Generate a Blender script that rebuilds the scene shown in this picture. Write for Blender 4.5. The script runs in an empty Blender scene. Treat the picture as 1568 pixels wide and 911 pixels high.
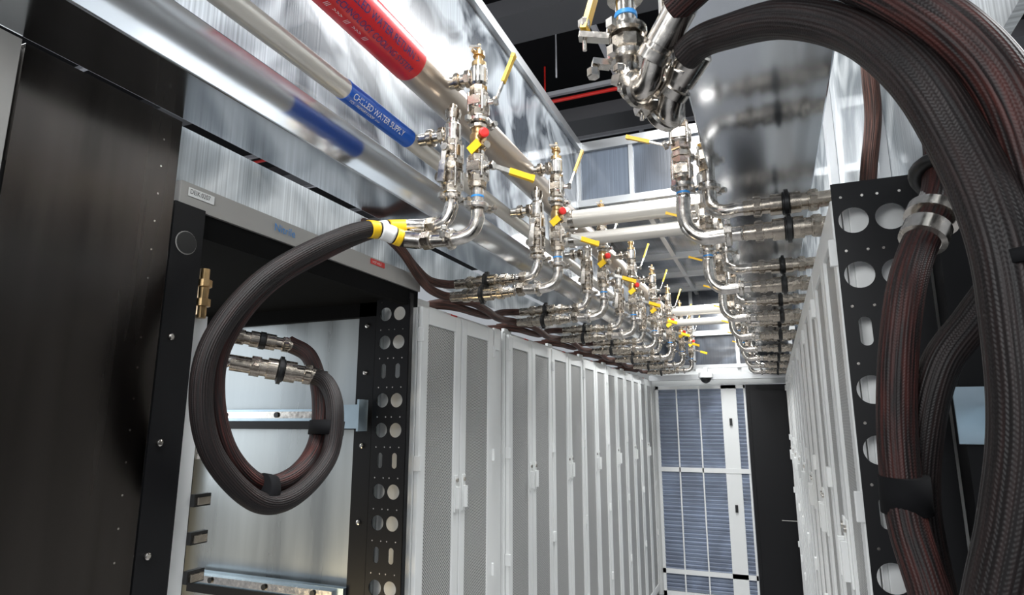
import bpy, math, random
from mathutils import Vector, Matrix
random.seed(4)
ZC=1.95; B0=-1.95
S=bpy.context.scene
COL=S.collection

# ------------------------------------------------------------------ materials
MATS={}
def nodes(name):
    m=bpy.data.materials.new(name); m.use_nodes=True
    nt=m.node_tree; b=nt.nodes['Principled BSDF']; MATS[name]=m
    return m,nt,b
def simple(name,col,metal=0.0,rough=0.4,noise=0.0,nscale=(20,20,20),bump=0.0,coat=0.0,rvar=0.0,spec=None):
    m,nt,b=nodes(name)
    b.inputs['Base Color'].default_value=(*col,1); b.inputs['Metallic'].default_value=metal
    b.inputs['Roughness'].default_value=rough
    if spec is not None: b.inputs['Specular IOR Level'].default_value=spec
    if coat: b.inputs['Coat Weight'].default_value=coat
    if noise or bump or rvar:
        tc=nt.nodes.new('ShaderNodeTexCoord'); mp=nt.nodes.new('ShaderNodeMapping')
        mp.inputs['Scale'].default_value=nscale
        nz=nt.nodes.new('ShaderNodeTexNoise'); nz.inputs['Scale'].default_value=1.0; nz.inputs['Detail'].default_value=4
        nt.links.new(tc.outputs['Object'],mp.inputs[0]); nt.links.new(mp.outputs[0],nz.inputs[0])
        if noise:
            mr=nt.nodes.new('ShaderNodeMapRange'); mr.inputs[1].default_value=.3; mr.inputs[2].default_value=.7
            mr.inputs[3].default_value=1-noise; mr.inputs[4].default_value=1+noise*.6
            mx=nt.nodes.new('ShaderNodeMix'); mx.data_type='RGBA'; mx.blend_type='MULTIPLY'; mx.inputs[0].default_value=1
            mx.inputs[6].default_value=(*col,1)
            nt.links.new(nz.outputs[0],mr.inputs[0]); nt.links.new(mr.outputs[0],mx.inputs[7]); nt.links.new(mx.outputs[2],b.inputs['Base Color'])
        if rvar:
            m2=nt.nodes.new('ShaderNodeMapRange'); m2.inputs[1].default_value=.3; m2.inputs[2].default_value=.7
            m2.inputs[3].default_value=max(.03,rough-rvar); m2.inputs[4].default_value=rough+rvar
            nt.links.new(nz.outputs[0],m2.inputs[0]); nt.links.new(m2.outputs[0],b.inputs['Roughness'])
        if bump:
            bp=nt.nodes.new('ShaderNodeBump'); bp.inputs['Strength'].default_value=bump; bp.inputs['Distance'].default_value=.002
            nt.links.new(nz.outputs[0],bp.inputs['Height']); nt.links.new(bp.outputs[0],b.inputs['Normal'])
    return m
simple('steel',(.64,.60,.55),1,.22,.25,(60,60,60),rvar=.07)
simple('nickel',(.50,.44,.37),1,.25,.28,(50,50,50),rvar=.08)
simple('brass',(.55,.38,.19),1,.3,.2,(50,50,50))
simple('beam_steel',(.60,.63,.67),1,.15,.05,(5,.9,5),rvar=.03)
simple('zinc',(.50,.62,.70),.8,.33,.15,(8,8,8))
simple('white_paint',(.84,.85,.84),0,.36)
simple('grey_paint',(.36,.35,.33),.1,.4)
simple('black_paint',(.008,.008,.009),0,.42,spec=.25)
simple('black_matte',(.004,.004,.004),0,.8,spec=.1)
simple('black_plastic',(.014,.014,.014),0,.35)
simple('strap',(.006,.006,.007),0,.85,spec=.2)
simple('dark_bronze',(.085,.076,.070),1,.22,.35,(5,11,.6),rvar=.07)
simple('pipe_cream',(.44,.38,.32),.75,.3,.06,(6,2,6))
simple('pipe_white',(.62,.59,.54),.35,.28)
simple('yellow',(.78,.46,.01),0,.35)
simple('yellow_tape',(.85,.53,.01),0,.45)
simple('red',(.6,.02,.015),0,.35)
simple('blue_ring',(.03,.24,.6),0,.4)
simple('label_white',(.8,.8,.78),0,.5)
simple('label_red',(.60,.008,.015),0,.3)
simple('label_blue',(.005,.10,.52),0,.3)
simple('print_blue',(.02,.03,.16),0,.5)
simple('aluminium',(.55,.56,.57),.85,.35)
simple('ceil_black',(.004,.004,.005),0,.8,spec=.1)
simple('strut_dark',(.06,.06,.065),.3,.5)
simple('strut_grey',(.5,.5,.53),.2,.5)
simple('floor_mat',(.35,.35,.36),0,.5,.1,(3,3,3))
simple('side_panel',(.42,.45,.46),.6,.30,.35,(5,5,.6),rvar=.1)

def hose_mat(name,c1,c2):
    m,nt,b=nodes(name); b.inputs['Roughness'].default_value=.55; b.inputs['Specular IOR Level'].default_value=.35
    L=nt.links.new
    uv=nt.nodes.new('ShaderNodeUVMap'); sp=nt.nodes.new('ShaderNodeSeparateXYZ'); L(uv.outputs[0],sp.inputs[0])
    mp=nt.nodes.new('ShaderNodeMapping'); mp.inputs['Scale'].default_value=(30,9,1)
    nz=nt.nodes.new('ShaderNodeTexNoise'); nz.inputs['Scale'].default_value=1; nz.inputs['Detail'].default_value=3
    cr=nt.nodes.new('ShaderNodeMapRange'); cr.inputs[1].default_value=.42; cr.inputs[2].default_value=.72
    mx=nt.nodes.new('ShaderNodeMix'); mx.data_type='RGBA'; mx.inputs[6].default_value=(*c1,1); mx.inputs[7].default_value=(*c2,1)
    L(uv.outputs[0],mp.inputs[0]); L(mp.outputs[0],nz.inputs[0]); L(nz.outputs[0],cr.inputs[0]); L(cr.outputs[0],mx.inputs[0]); L(mx.outputs[2],b.inputs['Base Color'])
    def M(op,a,bb=None):
        n=nt.nodes.new('ShaderNodeMath'); n.operation=op
        for i,x in enumerate((a,bb)):
            if x is None: continue
            if isinstance(x,(int,float)): n.inputs[i].default_value=x
            else: L(x,n.inputs[i])
        return n.outputs[0]
    s1=M('SINE',M('ADD',M('MULTIPLY',sp.outputs[0],2*math.pi*30),M('MULTIPLY',nz.outputs[0],3.5)))
    s2=M('SINE',M('ADD',M('MULTIPLY',sp.outputs[1],1400.0),M('MULTIPLY',s1,1.5)))
    h=M('ADD',s1,M('MULTIPLY',s2,.35))
    bp=nt.nodes.new('ShaderNodeBump'); bp.inputs['Strength'].default_value=.42; bp.inputs['Distance'].default_value=.0009
    L(h,bp.inputs['Height']); L(bp.outputs[0],b.inputs['Normal'])
hose_mat('hose_black',(.009,.007,.007),(.024,.014,.013))
hose_mat('hose_red',(.011,.007,.007),(.075,.020,.016))
hose_mat('hose_brown',(.03,.014,.010),(.15,.062,.045))

def mesh_door():
    m,nt,b=nodes('door_mesh'); b.inputs['Roughness'].default_value=.45
    L=nt.links.new
    tc=nt.nodes.new('ShaderNodeTexCoord'); sp=nt.nodes.new('ShaderNodeSeparateXYZ'); cb=nt.nodes.new('ShaderNodeCombineXYZ')
    L(tc.outputs['Object'],sp.inputs[0]); L(sp.outputs[1],cb.inputs[0]); L(sp.outputs[2],cb.inputs[1])
    mp=nt.nodes.new('ShaderNodeMapping'); mp.inputs['Rotation'].default_value=(0,0,math.radians(45)); L(cb.outputs[0],mp.inputs[0])
    vo=nt.nodes.new('ShaderNodeTexVoronoi'); vo.voronoi_dimensions='2D'; vo.inputs['Scale'].default_value=100; vo.inputs['Randomness'].default_value=0
    L(mp.outputs[0],vo.inputs[0])
    lt=nt.nodes.new('ShaderNodeMath'); lt.operation='LESS_THAN'; lt.inputs[1].default_value=.39
    L(vo.outputs['Distance'],lt.inputs[0])
    mx=nt.nodes.new('ShaderNodeMix'); mx.data_type='RGBA'; mx.inputs[6].default_value=(.60,.60,.58,1); mx.inputs[7].default_value=(.07,.07,.075,1)
    L(lt.outputs[0],mx.inputs[0]); L(mx.outputs[2],b.inputs['Base Color'])
mesh_door()

def poly_mat(name,col,dark,trans,axis,freq,rough,bs=1.5):
    m,nt,b=nodes(name); L=nt.links.new
    tc=nt.nodes.new('ShaderNodeTexCoord'); mp=nt.nodes.new('ShaderNodeMapping')
    sc=[0,0,0]; sc[axis]=freq; mp.inputs['Scale'].default_value=sc
    wv=nt.nodes.new('ShaderNodeTexNoise'); wv.inputs['Scale'].default_value=1; wv.inputs['Detail'].default_value=2
    L(tc.outputs['Object'],mp.inputs[0]); L(mp.outputs[0],wv.inputs[0])
    mr=nt.nodes.new('ShaderNodeMapRange'); mr.inputs[1].default_value=.35; mr.inputs[2].default_value=.65; mr.inputs[3].default_value=.75; mr.inputs[4].default_value=1.15
    L(wv.outputs[0],mr.inputs[0])
    big=nt.nodes.new('ShaderNodeTexNoise'); big.inputs['Scale'].default_value=bs; big.inputs['Detail'].default_value=2; big.inputs['Distortion'].default_value=1.5
    L(tc.outputs['Object'],big.inputs[0])
    br=nt.nodes.new('ShaderNodeMapRange'); br.inputs[1].default_value=.42; br.inputs[2].default_value=.6; L(big.outputs[0],br.inputs[0])
    mc=nt.nodes.new('ShaderNodeMix'); mc.data_type='RGBA'; mc.inputs[6].default_value=(*dark,1); mc.inputs[7].default_value=(*col,1); L(br.outputs[0],mc.inputs[0])
    mx=nt.nodes.new('ShaderNodeMix'); mx.data_type='RGBA'; mx.blend_type='MULTIPLY'; mx.inputs[0].default_value=1
    L(mc.outputs[2],mx.inputs[6]); L(mr.outputs[0],mx.inputs[7]); L(mx.outputs[2],b.inputs['Base Color'])
    bp=nt.nodes.new('ShaderNodeBump'); bp.inputs['Strength'].default_value=.2; bp.inputs['Distance'].default_value=.002
    L(wv.outputs[0],bp.inputs['Height']); L(bp.outputs[0],b.inputs['Normal'])
    b.inputs['Roughness'].default_value=rough
    b.inputs['Coat Weight'].default_value=1; b.inputs['Coat Roughness'].default_value=.06
    L(bp.outputs[0],b.inputs['Coat Normal'])
    tr=nt.nodes.new('ShaderNodeBsdfTranslucent'); L(mx.outputs[2],tr.inputs[0])
    ms=nt.nodes.new('ShaderNodeMixShader'); ms.inputs[0].default_value=trans
    out=nt.nodes['Material Output']
    L(b.outputs[0],ms.inputs[1]); L(tr.outputs[0],ms.inputs[2]); L(ms.outputs[0],out.inputs[0])
poly_mat('polycarb_wall',(.46,.49,.52),(.07,.08,.095),.35,1,130,.25,2.6)  # broad light and dark patches paint blurred reflections into the wall colour
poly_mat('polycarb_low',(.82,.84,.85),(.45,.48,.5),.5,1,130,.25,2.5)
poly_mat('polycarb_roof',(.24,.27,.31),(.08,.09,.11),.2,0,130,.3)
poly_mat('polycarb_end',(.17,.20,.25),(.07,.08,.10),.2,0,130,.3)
poly_mat('louvre_blue',(.46,.53,.68),(.36,.41,.53),.3,2,30,.35)

# ------------------------------------------------------------------ mesh builder
class MB:
    def __init__(s,name): s.name=name; s.v=[]; s.f=[]; s.m=[]; s.sm=[]; s.uv=[]; s.mats=[]
    def mi(s,mat):
        if mat not in s.mats: s.mats.append(mat)
        return s.mats.index(mat)
    def face(s,idx,mat,smooth=False,uv=None):
        s.f.append(idx); s.m.append(s.mi(mat)); s.sm.append(smooth); s.uv.append(uv or [(0,0)]*len(idx))
    def box(s,a,b,mat,R=None,c=None):
        n=len(s.v)
        x0,y0,z0=[min(a[i],b[i]) for i in range(3)]; x1,y1,z1=[max(a[i],b[i]) for i in range(3)]
        P=[(x0,y0,z0),(x1,y0,z0),(x1,y1,z0),(x0,y1,z0),(x0,y0,z1),(x1,y0,z1),(x1,y1,z1),(x0,y1,z1)]
        if R is not None:
            c=Vector(c) if c is not None else Vector(((x0+x1)/2,(y0+y1)/2,(z0+z1)/2))
            P=[tuple(R@(Vector(p)-c)+c) for p in P]
        s.v+=P
        for q in [(0,3,2,1),(4,5,6,7),(0,1,5,4),(1,2,6,5),(2,3,7,6),(3,0,4,7)]:
            s.face([n+i for i in q],mat)
    def obox(s,p,q,w,h,mat,up=(0,0,1)):
        p=Vector(p);q=Vector(q);d=(q-p).normalized();up=Vector(up)
        sd=d.cross(up)
        if sd.length<1e-4: sd=d.cross(Vector((1,0,0)))
        sd.normalize();u=sd.cross(d)
        n=len(s.v)
        for e in (p,q):
            for a,b in ((-1,-1),(1,-1),(1,1),(-1,1)): s.v.append(tuple(e+sd*a*w/2+u*b*h/2))
        for qd in [(0,3,2,1),(4,5,6,7),(0,1,5,4),(1,2,6,5),(2,3,7,6),(3,0,4,7)]: s.face([n+i for i in qd],mat)
    def rings(s,cs,frames,rs,mat,seg,caps=True,smooth=True,vs=None,mats=None):
        n=len(s.v)
        for c,(a,b),r in zip(cs,frames,rs):
            for k in range(seg):
                t=2*math.pi*k/seg
                s.v.append(tuple(c+a*math.cos(t)*r+b*math.sin(t)*r))
        for i in range(len(cs)-1):
            mm=mats[i] if mats else mat
            for k in range(seg):
                k2=(k+1)%seg
                v0=vs[i] if vs else 0; v1=vs[i+1] if vs else 0
                s.face([n+i*seg+k,n+i*seg+k2,n+(i+1)*seg+k2,n+(i+1)*seg+k],mm,smooth,[(k/seg,v0),((k+1)/seg,v0),((k+1)/seg,v1),(k/seg,v1)])
        if caps:
            s.face([n+k for k in range(seg)][::-1],mats[0] if mats else mat)
            e=n+(len(cs)-1)*seg
            s.face([e+k for k in range(seg)],mats[-1] if mats else mat)
    def lathe(s,p,ax,prof,mat,seg=14,smooth=True,mats=None):
        ax=Vector(ax).normalized(); p=Vector(p)
        t=Vector((0,0,1)) if abs(ax.z)<.9 else Vector((1,0,0))
        a=ax.cross(t).normalized(); b=ax.cross(a)
        for i in range(len(prof)-1):
            q0,q1=prof[i],prof[i+1]
            s.rings([p+ax*q0[0],p+ax*q1[0]],[(a,b)]*2,[q0[1],q1[1]],mat,seg,False,smooth,[q0[0],q1[0]])
        for q,rev in ((prof[0],True),(prof[-1],False)):
            n=len(s.v)
            for k in range(seg):
                th=2*math.pi*k/seg; s.v.append(tuple(p+ax*q[0]+a*math.cos(th)*q[1]+b*math.sin(th)*q[1]))
            idx=[n+k for k in range(seg)]
            s.face(idx[::-1] if rev else idx,mat)
    def cyl(s,p,q,r,mat,seg=16):
        p=Vector(p);q=Vector(q); s.lathe(p,q-p,[(0,r),((q-p).length,r)],mat,seg)
    def hexnut(s,p,ax,h,r,mat,seg=6):
        s.lathe(Vector(p)-Vector(ax).normalized()*h/2,ax,[(0,r*.9),(h*.12,r),(h*.88,r),(h,r*.9)],mat,seg,False)
    def tube(s,pts,r,mat,seg=18,sub=8,caps=True):
        P=[Vector(p) for p in pts]
        if len(P)>2:
            Q=[]; E=[P[0]*2-P[1]]+P+[P[-1]*2-P[-2]]
            for i in range(1,len(E)-2):
                p0,p1,p2,p3=E[i-1:i+3]
                for k in range(sub):
                    t=k/sub
                    Q.append(.5*((2*p1)+(p2-p0)*t+(2*p0-5*p1+4*p2-p3)*t*t+(3*p1-p0-3*p2+p3)*t**3))
            Q.append(P[-1]); P=Q
        T=[]
        for i in range(len(P)):
            d=P[min(i+1,len(P)-1)]-P[max(i-1,0)]; T.append(d.normalized())
        t=Vector((0,0,1)) if abs(T[0].z)<.9 else Vector((1,0,0))
        a=T[0].cross(t).normalized(); fr=[];vs=[];L=0
        for i in range(len(P)):
            a=(a-T[i]*a.dot(T[i])).normalized(); fr.append((a,T[i].cross(a)))
            if i: L+=(P[i]-P[i-1]).length
            vs.append(L)
        s.rings(P,fr,[r]*len(P),mat,seg,caps,True,vs)
        return P,T
    def torus(s,c,ax,R,r,mat,seg=20,sg=8):
        ax=Vector(ax).normalized();c=Vector(c)
        t=Vector((0,0,1)) if abs(ax.z)<.9 else Vector((1,0,0)); a=ax.cross(t).normalized(); b=ax.cross(a)
        n=len(s.v)
        for i in range(seg):
            A=2*math.pi*i/seg; d=a*math.cos(A)+b*math.sin(A)
            for j in range(sg):
                B=2*math.pi*j/sg; s.v.append(tuple(c+d*(R+r*math.cos(B))+ax*r*math.sin(B)))
        for i in range(seg):
            for j in range(sg):
                s.face([n+i*sg+j,n+((i+1)%seg)*sg+j,n+((i+1)%seg)*sg+(j+1)%sg,n+i*sg+(j+1)%sg],mat,True)
    def text(s,body,size,mat,fn):
        cu=bpy.data.curves.new('t','FONT'); cu.body=body; cu.size=size; cu.align_x='LEFT'; cu.align_y='CENTER'
        ob=bpy.data.objects.new('t',cu); COL.objects.link(ob); bpy.context.view_layer.update()
        me=bpy.data.meshes.new_from_object(ob.evaluated_get(bpy.context.evaluated_depsgraph_get()))
        n=len(s.v)
        for v in me.vertices: s.v.append(tuple(fn(v.co.x,v.co.y)))
        for p in me.polygons: s.face([n+i for i in p.vertices],mat)
        bpy.data.objects.remove(ob); bpy.data.curves.remove(cu); bpy.data.meshes.remove(me)
    def mesh(s,origin=(0,0,0)):
        me=bpy.data.meshes.new(s.name); o=Vector(origin)
        me.from_pydata([tuple(Vector(v)-o) for v in s.v],[],s.f)
        for m in s.mats: me.materials.append(MATS[m])
        me.polygons.foreach_set('material_index',s.m); me.polygons.foreach_set('use_smooth',s.sm)
        uvl=me.uv_layers.new(name='UVMap'); flat=[]
        for u in s.uv:
            for a in u: flat+=[a[0],a[1]]
        uvl.data.foreach_set('uv',flat)
        me.update(); return me
    def obj(s,bevel=0,origin=None):
        if origin is None:
            origin=tuple((min(v[i] for v in s.v)+max(v[i] for v in s.v))/2 for i in range(3))
        me=s.mesh(origin); ob=bpy.data.objects.new(s.name,me); ob.location=(origin[0],origin[1],origin[2]+ZC); COL.objects.link(ob)
        if bevel:
            b=ob.modifiers.new('bevel','BEVEL'); b.width=bevel; b.segments=2; b.limit_method='ANGLE'
        return ob
def inst(ob,dx=0,dy=0,dz=0,rot=None,name=None):
    o=bpy.data.objects.new(name or ob.name.split('.')[0],ob.data); o.location=ob.location+Vector((dx,dy,dz))
    if rot is not None: o.rotation_euler=(0,0,rot)
    for m in ob.modifiers:
        b=o.modifiers.new(m.name,m.type); b.width=m.width; b.segments=m.segments; b.limit_method=m.limit_method
    COL.objects.link(o); return o

# ------------------------------------------------------------------ room shell
def shell(name,a,b,mat):
    m=MB(name); m.box(a,b,mat); return m.obj()
shell('floor',(-4.2,-2,B0-.05),(3,7.9,B0),'floor_mat')
shell('ceiling',(-7,-3,3.0),(5,11,3.05),'ceil_black')
shell('wall_left',(-1.215,-1.2,.9),(-1.2,7.7,2.0),'polycarb_wall')
shell('wall_right',(.325,-1.2,.52),(.34,7.7,2.0),'polycarb_low')
shell('window_1',(-1.372,1.05,.60),(-1.36,7.7,.75),'polycarb_low')
shell('window_2',(-1.2,4.2,1.56),(.32,4.212,1.98),'polycarb_end')
shell('window_3',(-1.2,4.2,1.55),(.32,7.7,1.56),'polycarb_roof')
e=MB('wall_end')
e.box((-1.35,7.72,.62),(.33,7.74,1.56),'polycarb_end')
e.box((-2.6,7.72,.42),(1.4,7.80,.62),'white_paint')
e.box((-2.6,7.72,B0),(-1.30,7.80,.42),'white_paint'); e.box((.32,7.72,B0),(1.4,7.80,.42),'white_paint')
e.obj()
t=MB('trim_1')
t.box((-1.225,-1.2,1.97),(-1.17,7.7,2.03),'aluminium'); t.box((.30,-1.2,1.97),(.36,7.7,2.03),'aluminium')
t.box((-1.225,4.17,1.96),(.34,4.23,2.03),'aluminium'); t.box((-1.225,4.17,1.53),(.34,4.23,1.58),'aluminium')
for x in (-1.2,-.81,-.42,-.03): t.box((x-.015,4.18,1.56),(x+.015,4.22,1.98),'aluminium')
for y in (5.0,5.8,6.6,7.4): t.box((-1.2,y-.03,1.5),(.32,y+.03,1.55),'aluminium')
for x in (-.75,-.3): t.box((x-.02,4.2,1.51),(x+.02,7.7,1.55),'aluminium')
t.box((.295,2.75,.52),(.324,2.84,2.0),'aluminium'); t.box((.30,1.75,.52),(.324,1.80,2.0),'aluminium')
for x in (-1.33,-.83,-.33,.24): t.box((x-.02,7.68,.62),(x+.02,7.72,1.56),'aluminium')
t.box((-1.35,7.66,1.0),(.3,7.72,1.06),'white_paint')
t.obj()

c=MB('ceiling_strut_grid')
for i in range(9): c.box((-6,1.0+i*.9,2.72),(4,1.035+i*.9,2.755),'strut_grey')
for i in range(10): c.box((-5.5+i*.9,-1,2.76),(-5.465+i*.9,10,2.795),'strut_grey')
for i in range(3): c.box((-5,3.2+i*1.5,2.5),(3,3.5+i*1.5,2.62),'strut_dark')
for i in range(6): c.cyl((-2.2+i*.45,4.0,2.5),(-2.2+i*.45,4.0,3.0),.006,'strut_grey',6)
c.obj()
c=MB('sprinkler_pipe'); c.cyl((-6,4.6,2.66),(4,4.6,2.66),.016,'red'); c.cyl((-1.6,4.6,2.66),(-1.6,4.6,3.0),.008,'red',8); c.obj()

# ------------------------------------------------------------------ beams and pipes
b=MB('steel_beam'); b.box((-1.33,-1.2,.752),(-1.13,7.7,.895),'beam_steel'); b.obj(.004)
b=MB('steel_beam'); b.box((-.129,-1.2,.75),(.174,7.7,.88),'beam_steel'); b.obj(.004)
YS=[1.63+.78*i for i in range(8)]
YR=[1.04+.78*i for i in range(9)]
def wrap(cx,cz,y0,R,a0):
    a0=math.radians(a0)
    return lambda x,y:(cx+R*math.cos(a0+y/R),y0+x,cz+R*math.sin(a0+y/R))
p=MB('chilled_water_pipe')
p.cyl((-1.03,-1.2,.90),(-1.03,7.6,.90),.029,'pipe_white',24)
p.lathe((-1.03,1.27,.90),(0,1,0),[(0,.0305),(.33,.0305)],'label_blue',24)
f1=wrap(-1.03,.90,1.285,.0312,-41)
p.text("CHILLED WATER SUPPLY",.026,'label_white',lambda x,y:f1(x*.88,y+.003))
p.text("TCS - PRIMARY LOOP  >>>",.012,'label_white',lambda x,y:f1(x,y-.016))
p.obj()
p=MB('chilled_water_pipe')
p.cyl((-.95,-1.2,1.08),(-.95,7.6,1.08),.06,'pipe_cream',32)
p.lathe((-.95,1.06,1.08),(0,1,0),[(0,.0615),(.41,.0615)],'label_red',32)
f2=wrap(-.95,1.08,1.08,.0622,-49)
p.text("CHILLED WATER RETURN >",.032,'print_blue',lambda x,y:f2(x*.9,y+.022))
p.text("TECHNOLOGY COOLING SYSTEM",.026,'print_blue',lambda x,y:f2(x*.9,y-.014))
p.text("|||  >>>  |||  >>>  |||",.018,'label_white',lambda x,y:f2(x*1.2,y-.042))
p.obj()
p=MB('chilled_water_pipe'); p.cyl((-.0,-.6,1.0),(-.0,7.6,1.0),.045,'pipe_cream',20); p.obj()
for y,zs in ((2.95,((1.02,.046),(.91,.034))),(5.95,((1.02,.046),(.91,.034)))):
    for z,r in zs:
        p=MB('cross_pipe'); p.cyl((-1.0,y,z),(-.05,y,z),r,'pipe_white',24)
        p.lathe((-.9,y,z),(1,0,0),[(0,r+.006),(.03,r+.006)],'steel',24); p.lathe((-.3,y,z),(1,0,0),[(0,r+.006),(.03,r+.006)],'steel',24)
        p.obj()

# ------------------------------------------------------------------ valve stations
FS=1.17
def N(m,p,ax,h,r,mat='nickel',seg=6): m.hexnut(p,ax,h,r*FS,mat,seg)
def lever(m,base,stem,tip,mat='yellow'):
    base=Vector(base);stem=Vector(stem);tip=Vector(tip)
    m.cyl(base,stem,.009,'steel',10); m.hexnut(stem,stem-base,.014,.014,'steel')
    d=tip-stem; k=stem+d*.40; up=(stem-base).normalized()
    m.obox(stem,k,.016,.005,'steel',up=up)
    m.obox(k,tip,.021,.010,mat,up=up); m.obox(tip-d*.08,tip,.023,.012,mat,up=up)
def tee(m,x,y,z,xp):
    m.lathe((x,y,z-.034),(0,0,1),[(0,.023),(.008,.028),(.060,.028),(.068,.023)],'steel',16)
    sg=1 if xp>x else -1
    L=abs(xp-x)
    m.lathe((x,y,z),(sg,0,0),[(0,.02),(L,.02)],'steel',16)
    N(m,(x+sg*.035,y,z),(1,0,0),.02,.025,'nickel',8)
    m.lathe((x+sg*(L*.55),y,z),(sg,0,0),[(0,.022),(.004,.029),(.02,.029),(L*.45-.03,.025)],'nickel',16)
def ballvalve(m,x,y,z):
    N(m,(x,y,z+.034),(0,0,1),.024,.026); N(m,(x,y,z-.034),(0,0,1),.024,.026)
    m.lathe((x,y,z-.026),(0,0,1),[(0,.024),(.008,.034),(.044,.034),(.052,.024)],'steel',16)
    m.box((x-.02,y-.036,z-.014),(x+.02,y+.036,z+.014),'nickel')
    for sx in (-1,1):
        for sy in (-1,1): m.cyl((x+sx*.024,y+sy*.024,z-.032),(x+sx*.024,y+sy*.024,z+.032),.0045,'steel',8)
def clampring(m,c,ax,r=.037):
    c=Vector(c);ax=Vector(ax).normalized()
    m.lathe(c-ax*.009,ax,[(0,r*.85),(.004,r),(.014,r),(.018,r*.85)],'steel',18)
    t=Vector((0,0,1)) if abs(ax.z)<.9 else Vector((1,-.5,0)).normalized()
    s=ax.cross(t).normalized()
    m.obox(c+s*r*.9,c+s*(r+.022),.016,.02,'steel',up=ax)
    m.cyl(c+s*(r+.012)-t*.02,c+s*(r+.012)+t*.022,.004,'steel',8); m.hexnut(c+s*(r+.012)+t*.022,t,.014,.010,'steel')
    m.obox(c-s*r*.9,c-s*(r+.012),.014,.016,'steel',up=ax)
TR=.0195
def left_station():
    m=MB('valve_manifold')
    x1,x2=-.88,-.79; U=(0,0,1)
    m.cyl((x2,0,1.11),(x2,0,.60),TR,'steel',16)
    m.lathe((x2,0,1.10),U,[(0,.02),(.012,.024),(.028,.024),(.029,.013),(.05,.013),(.051,.02),(.066,.018),(.076,.007),(.095,.006)],'brass',12)
    m.cyl((x2,0,1.155),(x2-.01,-.03,1.16),.006,'brass',8); m.obox((x2-.02,-.03,1.175),(x2+.02,-.03,1.165),.006,.008,'steel')
    tee(m,x2,0,1.08,-.90)
    N(m,(x2,0,1.033),U,.018,.025,'nickel',8)
    ballvalve(m,x2,0,.985); lever(m,(x2,0,.985),(x2+.055,.01,.99),(x2+.11,.03,1.15))
    clampring(m,(x2,0,.925),U,.036); N(m,(x2,0,.905),U,.014,.024,'nickel',8)
    m.lathe((x2,0,.825),U,[(0,.02),(.01,.027),(.05,.027),(.06,.021),(.075,.021)],'brass',14)
    m.cyl((x2,0,.865),(x2+.03,-.03,.865),.012,'brass',10); m.lathe((x2+.03,-.03,.865),(1,-1,0),[(0,.006),(.004,.016),(.014,.016),(.016,.01)],'red',12)
    m.cyl((x2,0,.84),(x2+.035,-.02,.83),.009,'nickel',8); m.lathe((x2+.032,-.02,.83),(1,-.6,0),[(0,.006),(.003,.012),(.014,.012)],'nickel',10)
    m.obox((x2-.015,-.032,.815),(x2+.02,-.034,.84),.003,.03,'yellow_tape',up=(0,0,1))
    ballvalve(m,x2,0,.765); lever(m,(x2,0,.765),(x2+.055,-.01,.765),(x2+.16,.07,.735))
    N(m,(x2,0,.712),U,.02,.025,'nickel',8)
    m.lathe((x2,0,.672),U,[(0,TR+.001),(.006,TR+.001)],'blue_ring',14)
    clampring(m,(x2,0,.645),U,.035)
    m.tube([(x2,0,.635),(x2,0,.60),(x2-.018,-.006,.562),(x2-.06,-.015,.545),(x2-.12,-.02,.545),(-.98,-.03,.548)],.0215,'steel',18,6)
    clampring(m,(x2-.08,-.017,.545),(1,0,0),.034)
    N(m,(-.945,-.027,.547),(1,0,0),.03,.026,'nickel',8)
    m.cyl((x1,0,.96),(x1,0,.66),TR,'steel',16)
    m.lathe((x1,0,.95),U,[(0,.022),(.018,.026),(.03,.026),(.031,.014),(.05,.012)],'nickel',12)
    tee(m,x1,0,.90,-1.0)
    ballvalve(m,x1,0,.835); lever(m,(x1,0,.835),(x1,-.05,.835),(x1-.01,-.055,.72),'steel')
    N(m,(x1,0,.785),U,.022,.031,'nickel',8)
    ballvalve(m,x1,0,.745); m.cyl((x1,0,.745),(x1-.03,-.045,.745),.014,'nickel',10)
    m.lathe((x1,0,.706),U,[(0,TR+.001),(.006,TR+.001)],'blue_ring',14)
    clampring(m,(x1,0,.685),U,.036)
    m.tube([(x1,0,.70),(x1,0,.655),(x1-.018,0,.615),(x1-.055,0,.60),(-.98,0,.60)],.0215,'steel',18,6)
    N(m,(-.945,0,.60),(1,0,0),.03,.026,'nickel',8)
    return m
base=None
for i,y in enumerate(YS):
    if i==0:
        base=left_station().obj(origin=(-.9,0,.8)); base.location.y+=y
    else: inst(base,dy=y-YS[0])

def coupling_prof(m,p,ax,scale=1.0,ring=True,L=.30,bar=True):
    p=Vector(p);ax=Vector(ax).normalized(); k=L/.30; s=scale
    def at(d): return p+ax*d*k
    m.lathe(p,ax,[(0,.019*s),(.02*k,.019*s),(.021*k,.023*s),(.05*k,.023*s),(.051*k,.029*s),(.075*k,.029*s),(.076*k,.024*s),(.10*k,.024*s),(.101*k,.031*s),(.135*k,.031*s)],'nickel',18)
    m.hexnut(at(.063),ax,.022*k,.032*s,'nickel',6)
    m.lathe(at(.135),ax,[(0,.028*s),(.003*k,.034*s),(.022*k,.034*s),(.025*k,.028*s)],'black_plastic',18)
    t=Vector((0,0,1))
    if ring:
        if bar: m.obox(at(.147)-t*.045*s,at(.147)+t*.045*s,.018,.016,'black_plastic',up=ax)
        m.lathe(at(.141),ax,[(0,.03*s),(.002,.041*s),(.014*k,.041*s),(.016*k,.03*s)],'black_plastic',18)
    m.lathe(at(.16),ax,[(0,.031*s),(.03*k,.031*s),(.031*k,.025*s),(.05*k,.025*s),(.051*k,.029*s),(.08*k,.029*s),(.081*k,.023*s),(.14*k,.023*s)],'nickel',18)
    m.hexnut(at(.226),ax,.024*k,.032*s,'nickel',6)
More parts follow.
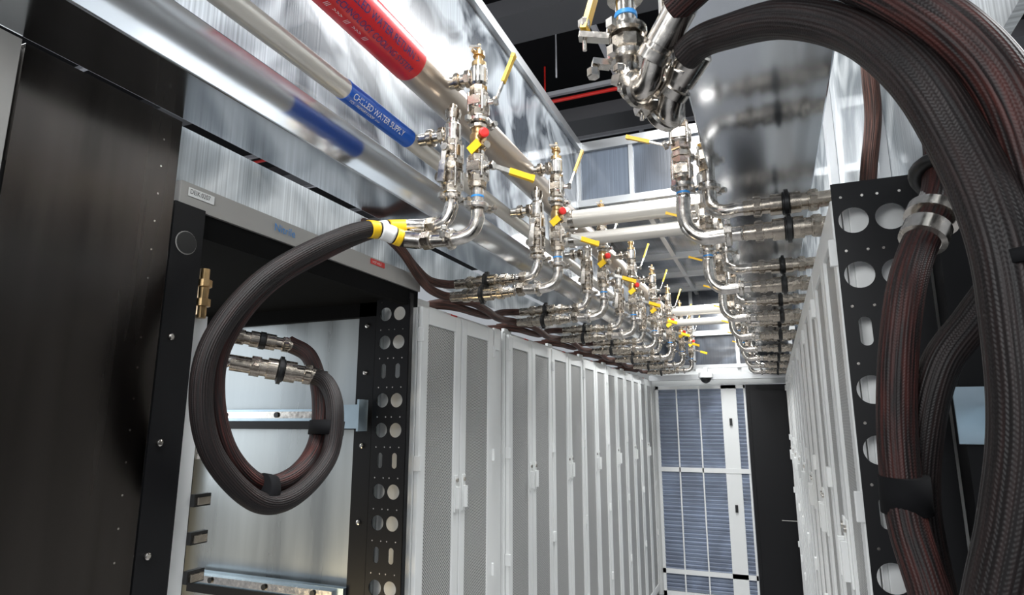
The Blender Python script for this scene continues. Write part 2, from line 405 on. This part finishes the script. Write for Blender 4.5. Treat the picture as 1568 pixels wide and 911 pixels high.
def left_coup():
    m=MB('quick_coupling')
    coupling_prof(m,(-.97,0,.60),(-1,0,0),.95); coupling_prof(m,(-.97,-.04,.535),(-1,0,0),.95)
    return m
def left_hose():
    m=MB('coolant_hose')
    m.tube([(-1.27,0,.60),(-1.31,-.02,.60),(-1.34,-.12,.60),(-1.335,-.25,.63),(-1.325,-.40,.68),(-1.345,-.52,.72),(-1.39,-.60,.72),(-1.44,-.62,.62),(-1.46,-.62,.50)],.019,'hose_brown',14,6)
    m.tube([(-1.27,-.04,.535),(-1.30,-.07,.54),(-1.315,-.16,.555),(-1.305,-.27,.59),(-1.295,-.40,.65),(-1.325,-.48,.71),(-1.40,-.54,.72),(-1.44,-.55,.62),(-1.46,-.55,.5)],.019,'hose_brown',14,6)
    return m
def left_hose_low():
    m=MB('coolant_hose')
    m.tube([(-1.27,0,.60),(-1.32,-.02,.60),(-1.345,-.10,.585),(-1.345,-.25,.545),(-1.335,-.42,.53),(-1.345,-.60,.528),(-1.40,-.70,.528),(-1.50,-.74,.525)],.019,'hose_brown',14,6)
    m.tube([(-1.27,-.04,.535),(-1.29,-.06,.54),(-1.30,-.14,.535),(-1.295,-.28,.53),(-1.29,-.42,.545),(-1.305,-.55,.56),(-1.36,-.64,.555),(-1.46,-.68,.54)],.019,'hose_brown',14,6)
    return m
bc=bh=bl=None
for i,y in enumerate(YS[1:]):
    if i==0:
        bc=left_coup().obj(origin=(-1.1,0,.58)); bc.location.y+=y
        bh=left_hose().obj(origin=(-1.3,0,.6)); bh.location.y+=y
    else:
        inst(bc,dy=y-YS[1])
        if bl is None:
            bl=left_hose_low().obj(origin=(-1.3,0,.6)); bl.location.y+=y; yl=y
        else: inst(bl,dy=y-yl)

def right_station(near):
    m=MB('valve_manifold'); U=(0,0,1)
    xa,xb=-.20,-.13; yb=.075
    m.cyl((xa,0,1.03),(xa,0,.62),TR,'steel',16)
    m.lathe((xa,0,.968),U,[(0,.023),(.008,.028),(.056,.028),(.064,.023)],'steel',14); m.cyl((xa,0,1.0),(-.02,0,1.0),.02,'steel')
    ballvalve(m,xa,0,.85)
    if near:
        m.lathe((xa,0,.775),U,[(0,.018),(.004,.034),(.02,.034),(.03,.022)],'steel',16); lever(m,(xa,0,.85),(xa-.045,0,.85),(xa-.075,-.02,.72))
        m.lathe((xa,0,.74),U,[(0,TR+.002),(.008,TR+.002)],'blue_ring',14)
        clampring(m,(xa,0,.71),U,.038); clampring(m,(xa,0,.655),U,.038)
        N(m,(xa,0,.682),U,.03,.027,'nickel',8)
        m.obox((xa-.03,-.01,.70),(xa-.085,-.02,.712),.02,.012,'steel'); m.cyl((xa-.075,-.02,.68),(xa-.075,-.02,.735),.004,'steel',8); m.hexnut((xa-.075,-.02,.735),U,.018,.012,'steel')
        m.obox((xa-.03,-.01,.645),(xa-.06,-.025,.648),.02,.012,'steel'); m.hexnut((xa-.06,-.02,.63),U,.018,.012,'steel')
        m.tube([(xa,0,.65),(xa,-.002,.615),(xa+.01,-.01,.585),(xa+.04,-.03,.582),(-.135,-.058,.628),(-.118,-.07,.652)],.021,'steel',24,8)
        m.lathe((-.150,-.045,.612),(.62,-.42,.66),[(0,.02),(.003,.030),(.02,.030),(.022,.024),(.03,.024),(.031,.0275),(.095,.0275),(.098,.024)],'steel',28)
        m.tube([(xb,yb,.66),(xb,yb,.60),(xb,yb-.02,.555),(xb-.005,yb-.05,.545),(-.12,.0,.575),(-.10,-.03,.60)],.021,'steel',24,8)
        m.lathe((-.128,.008,.572),(.62,-.50,.50),[(0,.02),(.003,.030),(.018,.030),(.02,.024),(.028,.024),(.029,.0275),(.085,.0275),(.088,.024)],'steel',28)
        clampring(m,(-.15,.04,.552),(.5,-.4,.2),.034); clampring(m,(xa+.02,-.015,.585),(.6,-.4,-.2),.034)
    else:
        lever(m,(xa,0,.85),(xa-.045,0,.83),(xa-.16,-.02,.87))
        N(m,(xa,0,.79),U,.02,.025,'nickel',8)
        ballvalve(m,xa,0,.735)
        clampring(m,(xa,0,.69),U,.035); m.lathe((xa,0,.665),U,[(0,TR+.001),(.006,TR+.001)],'blue_ring',14)
        m.tube([(xa,0,.66),(xa,0,.60),(xa+.012,0,.555),(xa+.05,0,.525),(xa+.11,0,.525),(-.04,0,.525)],.0215,'steel',18,6)
        m.tube([(xb,yb,.72),(xb,yb,.66),(xb+.01,yb-.01,.63),(xb+.04,yb-.03,.61),(xb+.08,yb-.04,.61),(-.03,yb-.04,.61)],.0215,'steel',18,6)
        clampring(m,(-.08,0,.525),(1,0,0),.034)
        ballvalve(m,xb,yb,.80); lever(m,(xb,yb,.80),(xb-.045,yb-.02,.80),(xb-.08,yb-.05,.92))
        for y,z in ((0,.525),(.035,.61)):
            coupling_prof(m,(-.055,y,z),(1,0,0),1.0,True,.27,False)
            m.tube([(.215,y,z),(.25,y,z-.002),(.275,y,z-.03),(.285,y,z-.12)],.02,'hose_brown',12,6)
    m.cyl((xb,yb,.93),(xb,yb,.62),TR,'steel',16)
    clampring(m,(xb,yb,.70),U,.035)
    m.cyl((xb,yb,.92),(-.0,yb,1.0),TR,'steel',14)
    return m
n=right_station(True).obj(origin=(-.15,0,.7)); n.location.y+=YR[0]
base=None
for i,y in enumerate(YR[1:]):
    if i==0: base=right_station(False).obj(origin=(-.15,0,.7)); base.location.y+=y
    else: inst(base,dy=y-YR[1])

# ------------------------------------------------------------------ hoses, left loop
L1=[(-.98,1.60,.548),(-1.02,1.585,.555),(-1.08,1.47,.56),(-1.11,1.26,.44),(-1.14,1.12,.32),(-1.17,1.04,.18),(-1.19,1.04,.05),(-1.19,1.09,-.08),(-1.17,1.21,-.19),(-1.16,1.33,-.19),(-1.17,1.47,-.10),(-1.18,1.50,.03),(-1.225,1.51,.11),(-1.28,1.49,.14)]
L2=[(-.98,1.63,.60),(-1.03,1.625,.605),(-1.10,1.53,.575),(-1.13,1.33,.455),(-1.16,1.17,.33),(-1.19,1.085,.18),(-1.20,1.085,.05),(-1.20,1.14,-.075),(-1.20,1.25,-.155),(-1.19,1.36,-.14),(-1.225,1.48,-.065),(-1.246,1.512,.066),(-1.30,1.52,.19),(-1.361,1.487,.235)]
h=MB('coolant_hose')
h.tube(L1,.0255,'hose_black',24,12); h.tube(L2,.0245,'hose_red',24,12)
def sleeve(m,p,q,r,mat,seg=20): m.lathe(p,Vector(q)-Vector(p),[(0,r*.97),(.002,r),((Vector(q)-Vector(p)).length,r)],mat,seg)
sleeve(h,(-.965,1.60,.548),(-1.02,1.587,.556),.0265,'steel'); sleeve(h,(-.965,1.63,.60),(-1.03,1.624,.606),.0265,'steel')
def along(m,pts,s0,s1,r,mat):
    P=[Vector(p) for p in pts]; Q=[]; E=[P[0]*2-P[1]]+P+[P[-1]*2-P[-2]]
    for i in range(1,len(E)-2):
        p0,p1,p2,p3=E[i-1:i+3]
        for k in range(20):
            t=k/20; Q.append(.5*((2*p1)+(p2-p0)*t+(2*p0-5*p1+4*p2-p3)*t*t+(3*p1-p0-3*p2+p3)*t**3))
    out=[];L=0
    for i in range(1,len(Q)):
        L+=(Q[i]-Q[i-1]).length
        if s0<=L<=s1: out.append(Q[i])
    m.tube(out,r,mat,20,1) if len(out)>2 else None
along(h,L1,.05,.08,.0272,'yellow_tape'); along(h,L1,.08,.135,.0274,'label_white'); along(h,L1,.135,.175,.0272,'yellow_tape')
along(h,L2,.05,.12,.0264,'yellow_tape'); along(h,L2,.12,.18,.0264,'label_white')
h.obj()
cp=MB('quick_coupling'); coupling_prof(cp,(-1.235,1.522,.128),(-.66,-.73,.13),1.0,True,.27,False); coupling_prof(cp,(-1.325,1.512,.222),(-.62,-.76,.12),.78,False,.24)
cp.tube([(-1.40,1.335,.165),(-1.42,1.31,.165),(-1.44,1.28,.12),(-1.44,1.26,-.1)],.018,'steel',14,6)
cp.obj()
st=MB('hose_strap')
def strap(m,c,ax,rx,ry,w):
    c=Vector(c);ax=Vector(ax).normalized(); t=Vector((0,0,1)) if abs(ax.z)<.8 else Vector((1,0,0))
    a=ax.cross(t).normalized(); b=ax.cross(a); n=len(m.v); seg=28
    for s_ in (-w/2,w/2):
        for k in range(seg):
            th=2*math.pi*k/seg; m.v.append(tuple(c+ax*s_+a*rx*math.cos(th)+b*ry*math.sin(th)))
    for k in range(seg):
        k2=(k+1)%seg; m.face([n+k,n+k2,n+seg+k2,n+seg+k],'strap',True)
    m.face([n+k for k in range(seg)][::-1],'strap'); m.face([n+seg+k for k in range(seg)],'strap')
strap(st,(-1.183,1.25,-.176),(0,.97,-.2),.034,.047,.035)
strap(st,(-1.207,1.50,-.02),(0,.1,.95),.042,.055,.04)
st.obj()

# ------------------------------------------------------------------ hoses, right foreground
H1=[(-.10,.950,.672),(-.071,.930,.678),(-.03,.90,.682),(.018,.864,.66),(.117,.763,.53),(.175,.70,.426),(.222,.682,.331),(.240,.676,.226),(.238,.674,.111),(.230,.695,-.003),(.210,.705,-.088),(.185,.72,-.202),(.17,.73,-.35)]
H2=[(-.092,.990,.607),(-.065,.968,.612),(-.026,.941,.602),(.053,.844,.541),(.121,.780,.465),(.160,.708,.360),(.186,.682,.262),(.197,.651,.158),(.197,.647,.068),(.192,.649,-.008),(.178,.657,-.083),(.152,.669,-.191),(.135,.67,-.35)]
H3=[(.30,1.20,.50),(.29,1.16,.44),(.276,1.138,.371),(.255,1.110,.315),(.222,1.088,.255),(.194,1.057,.185),(.172,1.048,.079),(.160,1.045,-.032),(.159,1.033,-.136),(.173,1.005,-.236),(.19,.98,-.4)]
H4=[(.37,1.09,.27),(.327,1.084,.209),(.278,1.077,.144),(.229,1.071,.079),(.200,1.079,-.014),(.187,1.098,-.126),(.203,1.135,-.265),(.22,1.15,-.4)]
H5=[(.300,1.70,1.0),(.298,1.715,.88),(.296,1.73,.77),(.275,1.74,.64),(.255,1.75,.50)]
for P,r,mt in ((H1,.0265,'hose_red'),(H2,.0265,'hose_black'),(H3,.026,'hose_red'),(H4,.026,'hose_black'),(H5,.02,'hose_brown')):
    h=MB('coolant_hose'); h.tube(P,r,mt,32,14); h.obj()
st=MB('hose_strap'); strap(st,(.215,.660,.135),(0,0,1),.052,.033,.012); st.obj()
st=MB('hose_strap'); strap(st,(.161,1.04,-.10),(0,-.1,1),.032,.032,.05); st.obj()
cp=MB('quick_coupling')
cp.lathe((.232,1.094,.272),(.42,.4,.8),[(0,.026),(.002,.034),(.03,.034),(.032,.028),(.045,.028),(.046,.039),(.065,.039),(.067,.03),(.11,.03)],'steel',24)
cp.torus((.285,1.148,.392),(.3,.5,.9),.038,.012,'black_plastic')
cp.obj()

# ------------------------------------------------------------------ racks
def rack():
    m=MB('server_rack'); W=.745; D=1.2; H=.5; B=B0
    m.box((-D,0,B),(0,W,H-.0),'white_paint')
    m.box((0,.0,B+.03),(.012,W,H-.012),'white_paint')
    for y0,y1,hy in ((.006,.368,.335),(.377,.739,.41)):
        zt=H-.02; zb=B+.06; s=.055; x0=.014; x1=.034
        m.box((x0,y0,zb),(x1,y0+s,zt),'white_paint'); m.box((x0,y1-s,zb),(x1,y1,zt),'white_paint')
        m.box((x0,y0+s,zt-.07),(x1,y1-s,zt),'white_paint'); m.box((x0,y0+s,zb),(x1,y1-s,zb+.07),'white_paint')
        m.box((x0,y0+s,zb+.07),(x0+.012,y1-s,zt-.07),'door_mesh')
        m.box((x1,hy-.014,-.40),(x1+.006,hy+.014,-.24),'white_paint'); m.box((x1+.006,hy-.008,-.385),(x1+.022,hy+.008,-.29),'white_paint')
        m.cyl((x1+.006,hy,-.262),(x1+.012,hy,-.262),.009,'steel',12)
        ye=y0 if y0<.1 else y1
        for z in (.33,-.2,-.75,-1.3): m.box((x0,ye-.006,z),(x1+.012,ye+.006,z+.06),'white_paint')
    m.box((-.02,.02,H),(-.0,.12,H+.02),'white_paint')
    m.box((.012,.30,H-.018),(.016,.36,H-.006),'red')
    return m
r0=rack().obj(.003,origin=(0,0,0)); r0.location+=Vector((-1.35-.03,2.25,0))
for y in (3.2,3.95,4.70,5.45,6.20,6.95): inst(r0,dy=y-2.25)
for i in range(8):
    inst(r0,dx=1.38+.185,dy=1.47+.76*(i+1)-.01-2.25,rot=math.pi)
f=MB('rack_filler_panel'); f.box((-2.5,3.003,B0),(-1.40,3.192,.47),'white_paint'); f.box((-1.40,3.01,B0+.1),(-1.385,3.19,.50),'white_paint'); f.box((-1.385,3.06,.38),(-1.37,3.14,.5),'white_paint'); f.obj(.004)

o=MB('open_server_rack')
o.box((-2.58,2.226,B0),(-1.53,2.244,.49),'side_panel')
o.box((-1.62,2.19,B0),(-1.535,2.225,.53),'black_paint')
o.box((-2.58,1.05,.50),(-1.40,2.22,.53),'black_matte')
o.box((-2.58,2.19,.44),(-1.535,2.222,.50),'black_matte')
o.box((-2.6,2.15,B0),(-2.55,2.24,.53),'black_paint')
o.box((-1.385,1.05,.535),(-1.34,2.22,.60),'grey_paint')
o.box((-1.385,1.05,.47),(-1.350,2.22,.535),'black_matte')
o.box((-1.9,1.03,B0),(-1.37,1.05,.53),'black_matte')
o.box((-1.37,1.035,B0),(-1.335,1.125,.54),'black_paint')
o.box((-1.39,1.13,B0),(-1.36,1.185,.27),'white_paint')
for z in (-.21,-.30,-.39,-.48,-.6): o.box((-1.36,1.185,z),(-1.345,1.235,z+.03),'black_plastic')
for z in (-.205,-.295,-.385): o.box((-1.35,1.19,z),(-1.335,1.225,z+.018),'nickel')
o.lathe((-1.334,1.075,.44),(1,0,0),[(0,.030),(.002,.030)],'grey_paint',24); o.lathe((-1.333,1.075,.44),(1,0,0),[(0,.028),(.003,.028)],'black_plastic',24)
for z in (.2,-.05,-.3,-.55): o.lathe((-1.334,1.06,z),(1,0,0),[(0,.008),(.006,.008),(.008,.005)],'steel',12)
for z in (.0,-.70):
    o.box((-2.45,2.17,z),(-1.62,2.20,z+.05),'zinc'); o.box((-2.45,2.15,z+.012),(-1.66,2.17,z+.04),'steel'); o.box((-2.45,2.16,z-.035),(-1.6,2.2,z),'black_paint')
    for x in (-2.3,-2.0,-1.75): o.cyl((x,2.15,z+.026),(x,2.143,z+.026),.012,'black_plastic',12)
o.box((-1.76,2.10,-.03),(-1.53,2.125,.065),'zinc'); o.box((-1.53,2.08,-.04),(-1.52,2.14,.085),'zinc')
for z in (-.1,.2,.4,-.4,-.7): o.lathe((-1.575,2.19,z),(0,-1,0),[(0,.01),(.006,.01),(.008,.005)],'steel',10)
o.lathe((-1.345,1.15,.26),(0,0,1),[(0,.012),(.03,.012),(.031,.02),(.05,.02),(.051,.013),(.08,.014),(.082,.02),(.10,.02),(.102,.012),(.13,.012)],'brass',8,False)
o.box((-1.338,1.07,.565),(-1.337,1.15,.588),'label_white')
o.text("DEIK:0207",.018,'black_plastic',lambda x,y:(-1.3364,1.074+x*.8,.577+y))
o.box((-1.3385,1.86,.574),(-1.337,1.95,.594),'red'); o.text("Nitrile",.034,'blue_ring',lambda x,y:(-1.3364,1.37+x,.57+y))
o.text("HOT AISLE",.012,'label_white',lambda x,y:(-1.3364,1.87+x,.583+y))
o.obj()

d=MB('rack_side_panel')
d.box((-1.36,.665,B0),(-1.335,1.03,.748),'dark_bronze')
for z in [(.68-.07*k) for k in range(26)]: d.lathe((-1.3355,.985,z),(1,0,0),[(0,.0025),(.001,.0025)],'steel',8)
d.obj(.004)
d=MB('rack_frame_post'); d.box((-1.36,.60,.2),(-1.33,.655,.748),'grey_paint'); d.box((-1.37,-.6,B0),(-1.345,.66,.5),'black_paint'); d.box((-1.38,-.6,.5),(-1.37,.66,.75),'grey_paint'); d.obj()

def perforated(name,x0,y,ztop,zbot,xc,t=.004):
    m=MB(name); mat='black_paint'
    W=.16; pitch=.118; hx=[x0+xc[0],x0+xc[1]]
    xs=[x0,(hx[0]+hx[1])/2,x0+W]
    seg=28
    row=0; z=ztop-.025
    m.box((x0,y,z),(x0+W,y+t,ztop),mat)
    while z-pitch>zbot:
        zc=z-pitch/2
        kind='slot' if row%3==2 else 'round'
        for ci in range(2):
            ax,bx=xs[ci],xs[ci+1]; cx=hx[ci]
            def bd(th):
                dx,dz=math.cos(th),math.sin(th)
                tx=((bx-cx) if dx>0 else (cx-ax))/abs(dx) if abs(dx)>1e-6 else 9
                tz=(pitch/2)/abs(dz) if abs(dz)>1e-6 else 9
                k=min(tx,tz); return (cx+dx*k,zc+dz*k)
            ths=sorted(set([2*math.pi*i/seg for i in range(seg)]+[math.atan2(sz*pitch/2,(bx-cx) if sx>0 else -(cx-ax))%(2*math.pi) for sx in (1,-1) for sz in (1,-1)]))
            outer=[bd(a) for a in ths]
            if kind=='round': inner=[(cx+.0285*math.cos(a),zc+.0285*math.sin(a)) for a in ths]
            else: inner=[(cx+.012*math.cos(a),zc+.012*math.sin(a)+(.018 if math.sin(a)>0 else -.018)) for a in ths]
            Nn=len(ths); n=len(m.v)
            for yy in (y,y+t):
                for q in outer: m.v.append((q[0],yy,q[1]))
                for q in inner: m.v.append((q[0],yy,q[1]))
            for k in range(Nn):
                k2=(k+1)%Nn
                m.face([n+k,n+k2,n+Nn+k2,n+Nn+k],mat); m.face([n+2*Nn+k2,n+2*Nn+k,n+3*Nn+k,n+3*Nn+k2],mat)
                m.face([n+Nn+k,n+Nn+k2,n+3*Nn+k2,n+3*Nn+k],mat,True)
            for dx_,dz_ in ((-.02,.052),(.02,.052)):
                m.lathe((cx+dx_,y,zc+dz_),(0,-1,0),[(0,.003),(.0006,.003)],'steel',8)
        row+=1; z-=pitch
    m.box((x0,y,z),(x0+W,y+t,zbot),mat)
    m.box((x0+W-.004,y+t,zbot),(x0+W,y+.03,ztop),mat)
    return m
perforated('perforated_bracket',-1.505,2.15,.52,B0,(.045,.112)).obj()
perforated('perforated_bracket',.15,1.43,.50,B0,(.037,.105)).obj()
o=MB('open_server_rack')
o.box((.325,1.46,B0),(1.5,1.475,.5),'black_matte'); o.box((1.5,-.5,B0),(1.52,1.475,.5),'black_matte')
o.box((.315,1.36,B0),(.36,1.43,.5),'black_paint')
o.box((.30,1.34,-.04),(.42,1.345,.06),'zinc'); o.box((.35,1.0,-.02),(.36,1.34,.03),'zinc')
o.obj()

# ------------------------------------------------------------------ end doors
d=MB('door_1')
X0,X1=-1.30,-.28
for a,b in ((X0,X0+.035),(-.545,-.38),(-.30,-.28)): d.box((a,7.66,B0),(b,7.71,.41),'white_paint')
d.box((X0,7.66,.37),(X1,7.71,.41),'white_paint'); d.box((X0,7.655,-.58),(X1,7.71,-.53),'white_paint'); d.box((X0,7.66,-1.70),(X1,7.71,-1.65),'white_paint'); d.box((X0,7.66,B0),(X1,7.71,B0+.06),'white_paint')
d.box((-1.06,7.655,B0),(-1.045,7.67,.4),'white_paint'); d.box((-.80,7.655,B0),(-.785,7.67,.4),'white_paint')
z=B0+.07
while z<.36:
    d.box((X0+.03,7.672,z),(-.5,7.69,z+.034),'louvre_blue',R=Matrix.Rotation(.5,3,'X')); d.box((-.39,7.672,z),(-.29,7.69,z+.034),'louvre_blue',R=Matrix.Rotation(.5,3,'X'))
    z+=.042
d.box((X0,7.70,B0),(X1,7.705,.4),'zinc')
d.box((-.47,7.64,-.05),(-.44,7.66,.03),'black_plastic'); d.box((-.47,7.64,-1.0),(-.44,7.66,-.92),'black_plastic')
d.obj()
d=MB('door_2'); d.box((-.275,7.64,B0),(.30,7.70,.41),'black_paint'); d.box((-.235,7.63,B0+.1),(.26,7.64,.35),'black_paint')
d.box((-.0,7.62,-1.06),(.22,7.63,-1.05),'grey_paint'); d.box((.15,7.60,-.75),(.17,7.63,-.6),'steel'); d.obj(.003)
g=MB('header_rail'); g.box((-1.34,7.5,.47),(.18,7.6,.53),'aluminium'); g.box((-1.34,7.5,.60),(.18,7.56,.64),'aluminium'); g.obj()
g=MB('security_camera'); cx,cy=-.68,7.40
g.lathe((cx,cy,.58),(0,0,-1),[(0,.02),(.04,.02),(.041,.075),(.09,.08),(.10,.075)],'white_paint',20)
g.lathe((cx,cy,.48),(0,0,-1),[(0,.06),(.02,.058),(.045,.04),(.06,.012)],'black_plastic',20)
g.box((cx-.02,cy,.55),(cx+.02,7.49,.60),'white_paint'); g.obj()

# ------------------------------------------------------------------ lights
def area(name,loc,rot,sx,sy,pw,col=(.97,.99,1)):
    l=bpy.data.lights.new(name,'AREA'); l.shape='RECTANGLE'; l.size=sx; l.size_y=sy; l.energy=pw; l.color=col
    o=bpy.data.objects.new(name,l); o.location=(loc[0],loc[1],loc[2]+ZC); o.rotation_euler=rot; COL.objects.link(o)
area('front_fill',(-.45,.4,2.2),(0,0,0),.3,2.2,95)
area('front_fill',(-.5,5.0,1.48),(0,0,0),.15,1.0,42)
area('front_fill',(-.5,6.6,1.48),(0,0,0),.15,1.0,36)
area('front_fill',(-.45,2.9,2.3),(0,0,0),.2,1.2,62)
area('hall_fill',(-3.2,1.5,2.2),(0,math.radians(-50),0),.6,3.0,110)  # added lamp outside the left wall, backlights the translucent panels
area('hall_fill',(2.2,2.5,2.2),(0,math.radians(50),0),.6,3.0,85)  # added lamp beyond the right wall, backlights its translucent sheet
area('hall_fill',(-3.4,1.2,.2),(0,math.radians(-90),math.radians(18)),1.2,.8,7,(.88,.95,1))  # added lamp shining through the open rack back to brighten the bay
area('bay_fill',(-2.2,1.3,-1.2),(math.radians(115),0,0),.6,.4,7,(1,.80,.48))  # added warm lamp low in the bay, tints the side panel from below
area('front_fill',(-.55,-1.0,.7),(math.radians(88),0,0),1.1,.8,32)  # added fill lamp behind the camera, lifts the rack fronts
w=bpy.data.worlds.new('World'); S.world=w; w.use_nodes=True
w.node_tree.nodes['Background'].inputs[0].default_value=(.88,.93,1,1); w.node_tree.nodes['Background'].inputs[1].default_value=.38

cam=bpy.data.cameras.new('camera'); co=bpy.data.objects.new('camera',cam); COL.objects.link(co)
co.location=(0,0,ZC); co.rotation_euler=(math.radians(90+11.27),0,math.radians(22.5)); cam.lens=21.8; cam.sensor_width=36; cam.clip_start=.02
S.camera=co
S.view_settings.view_transform='Standard'
S.view_settings.look='None'
S.view_settings.exposure=.15
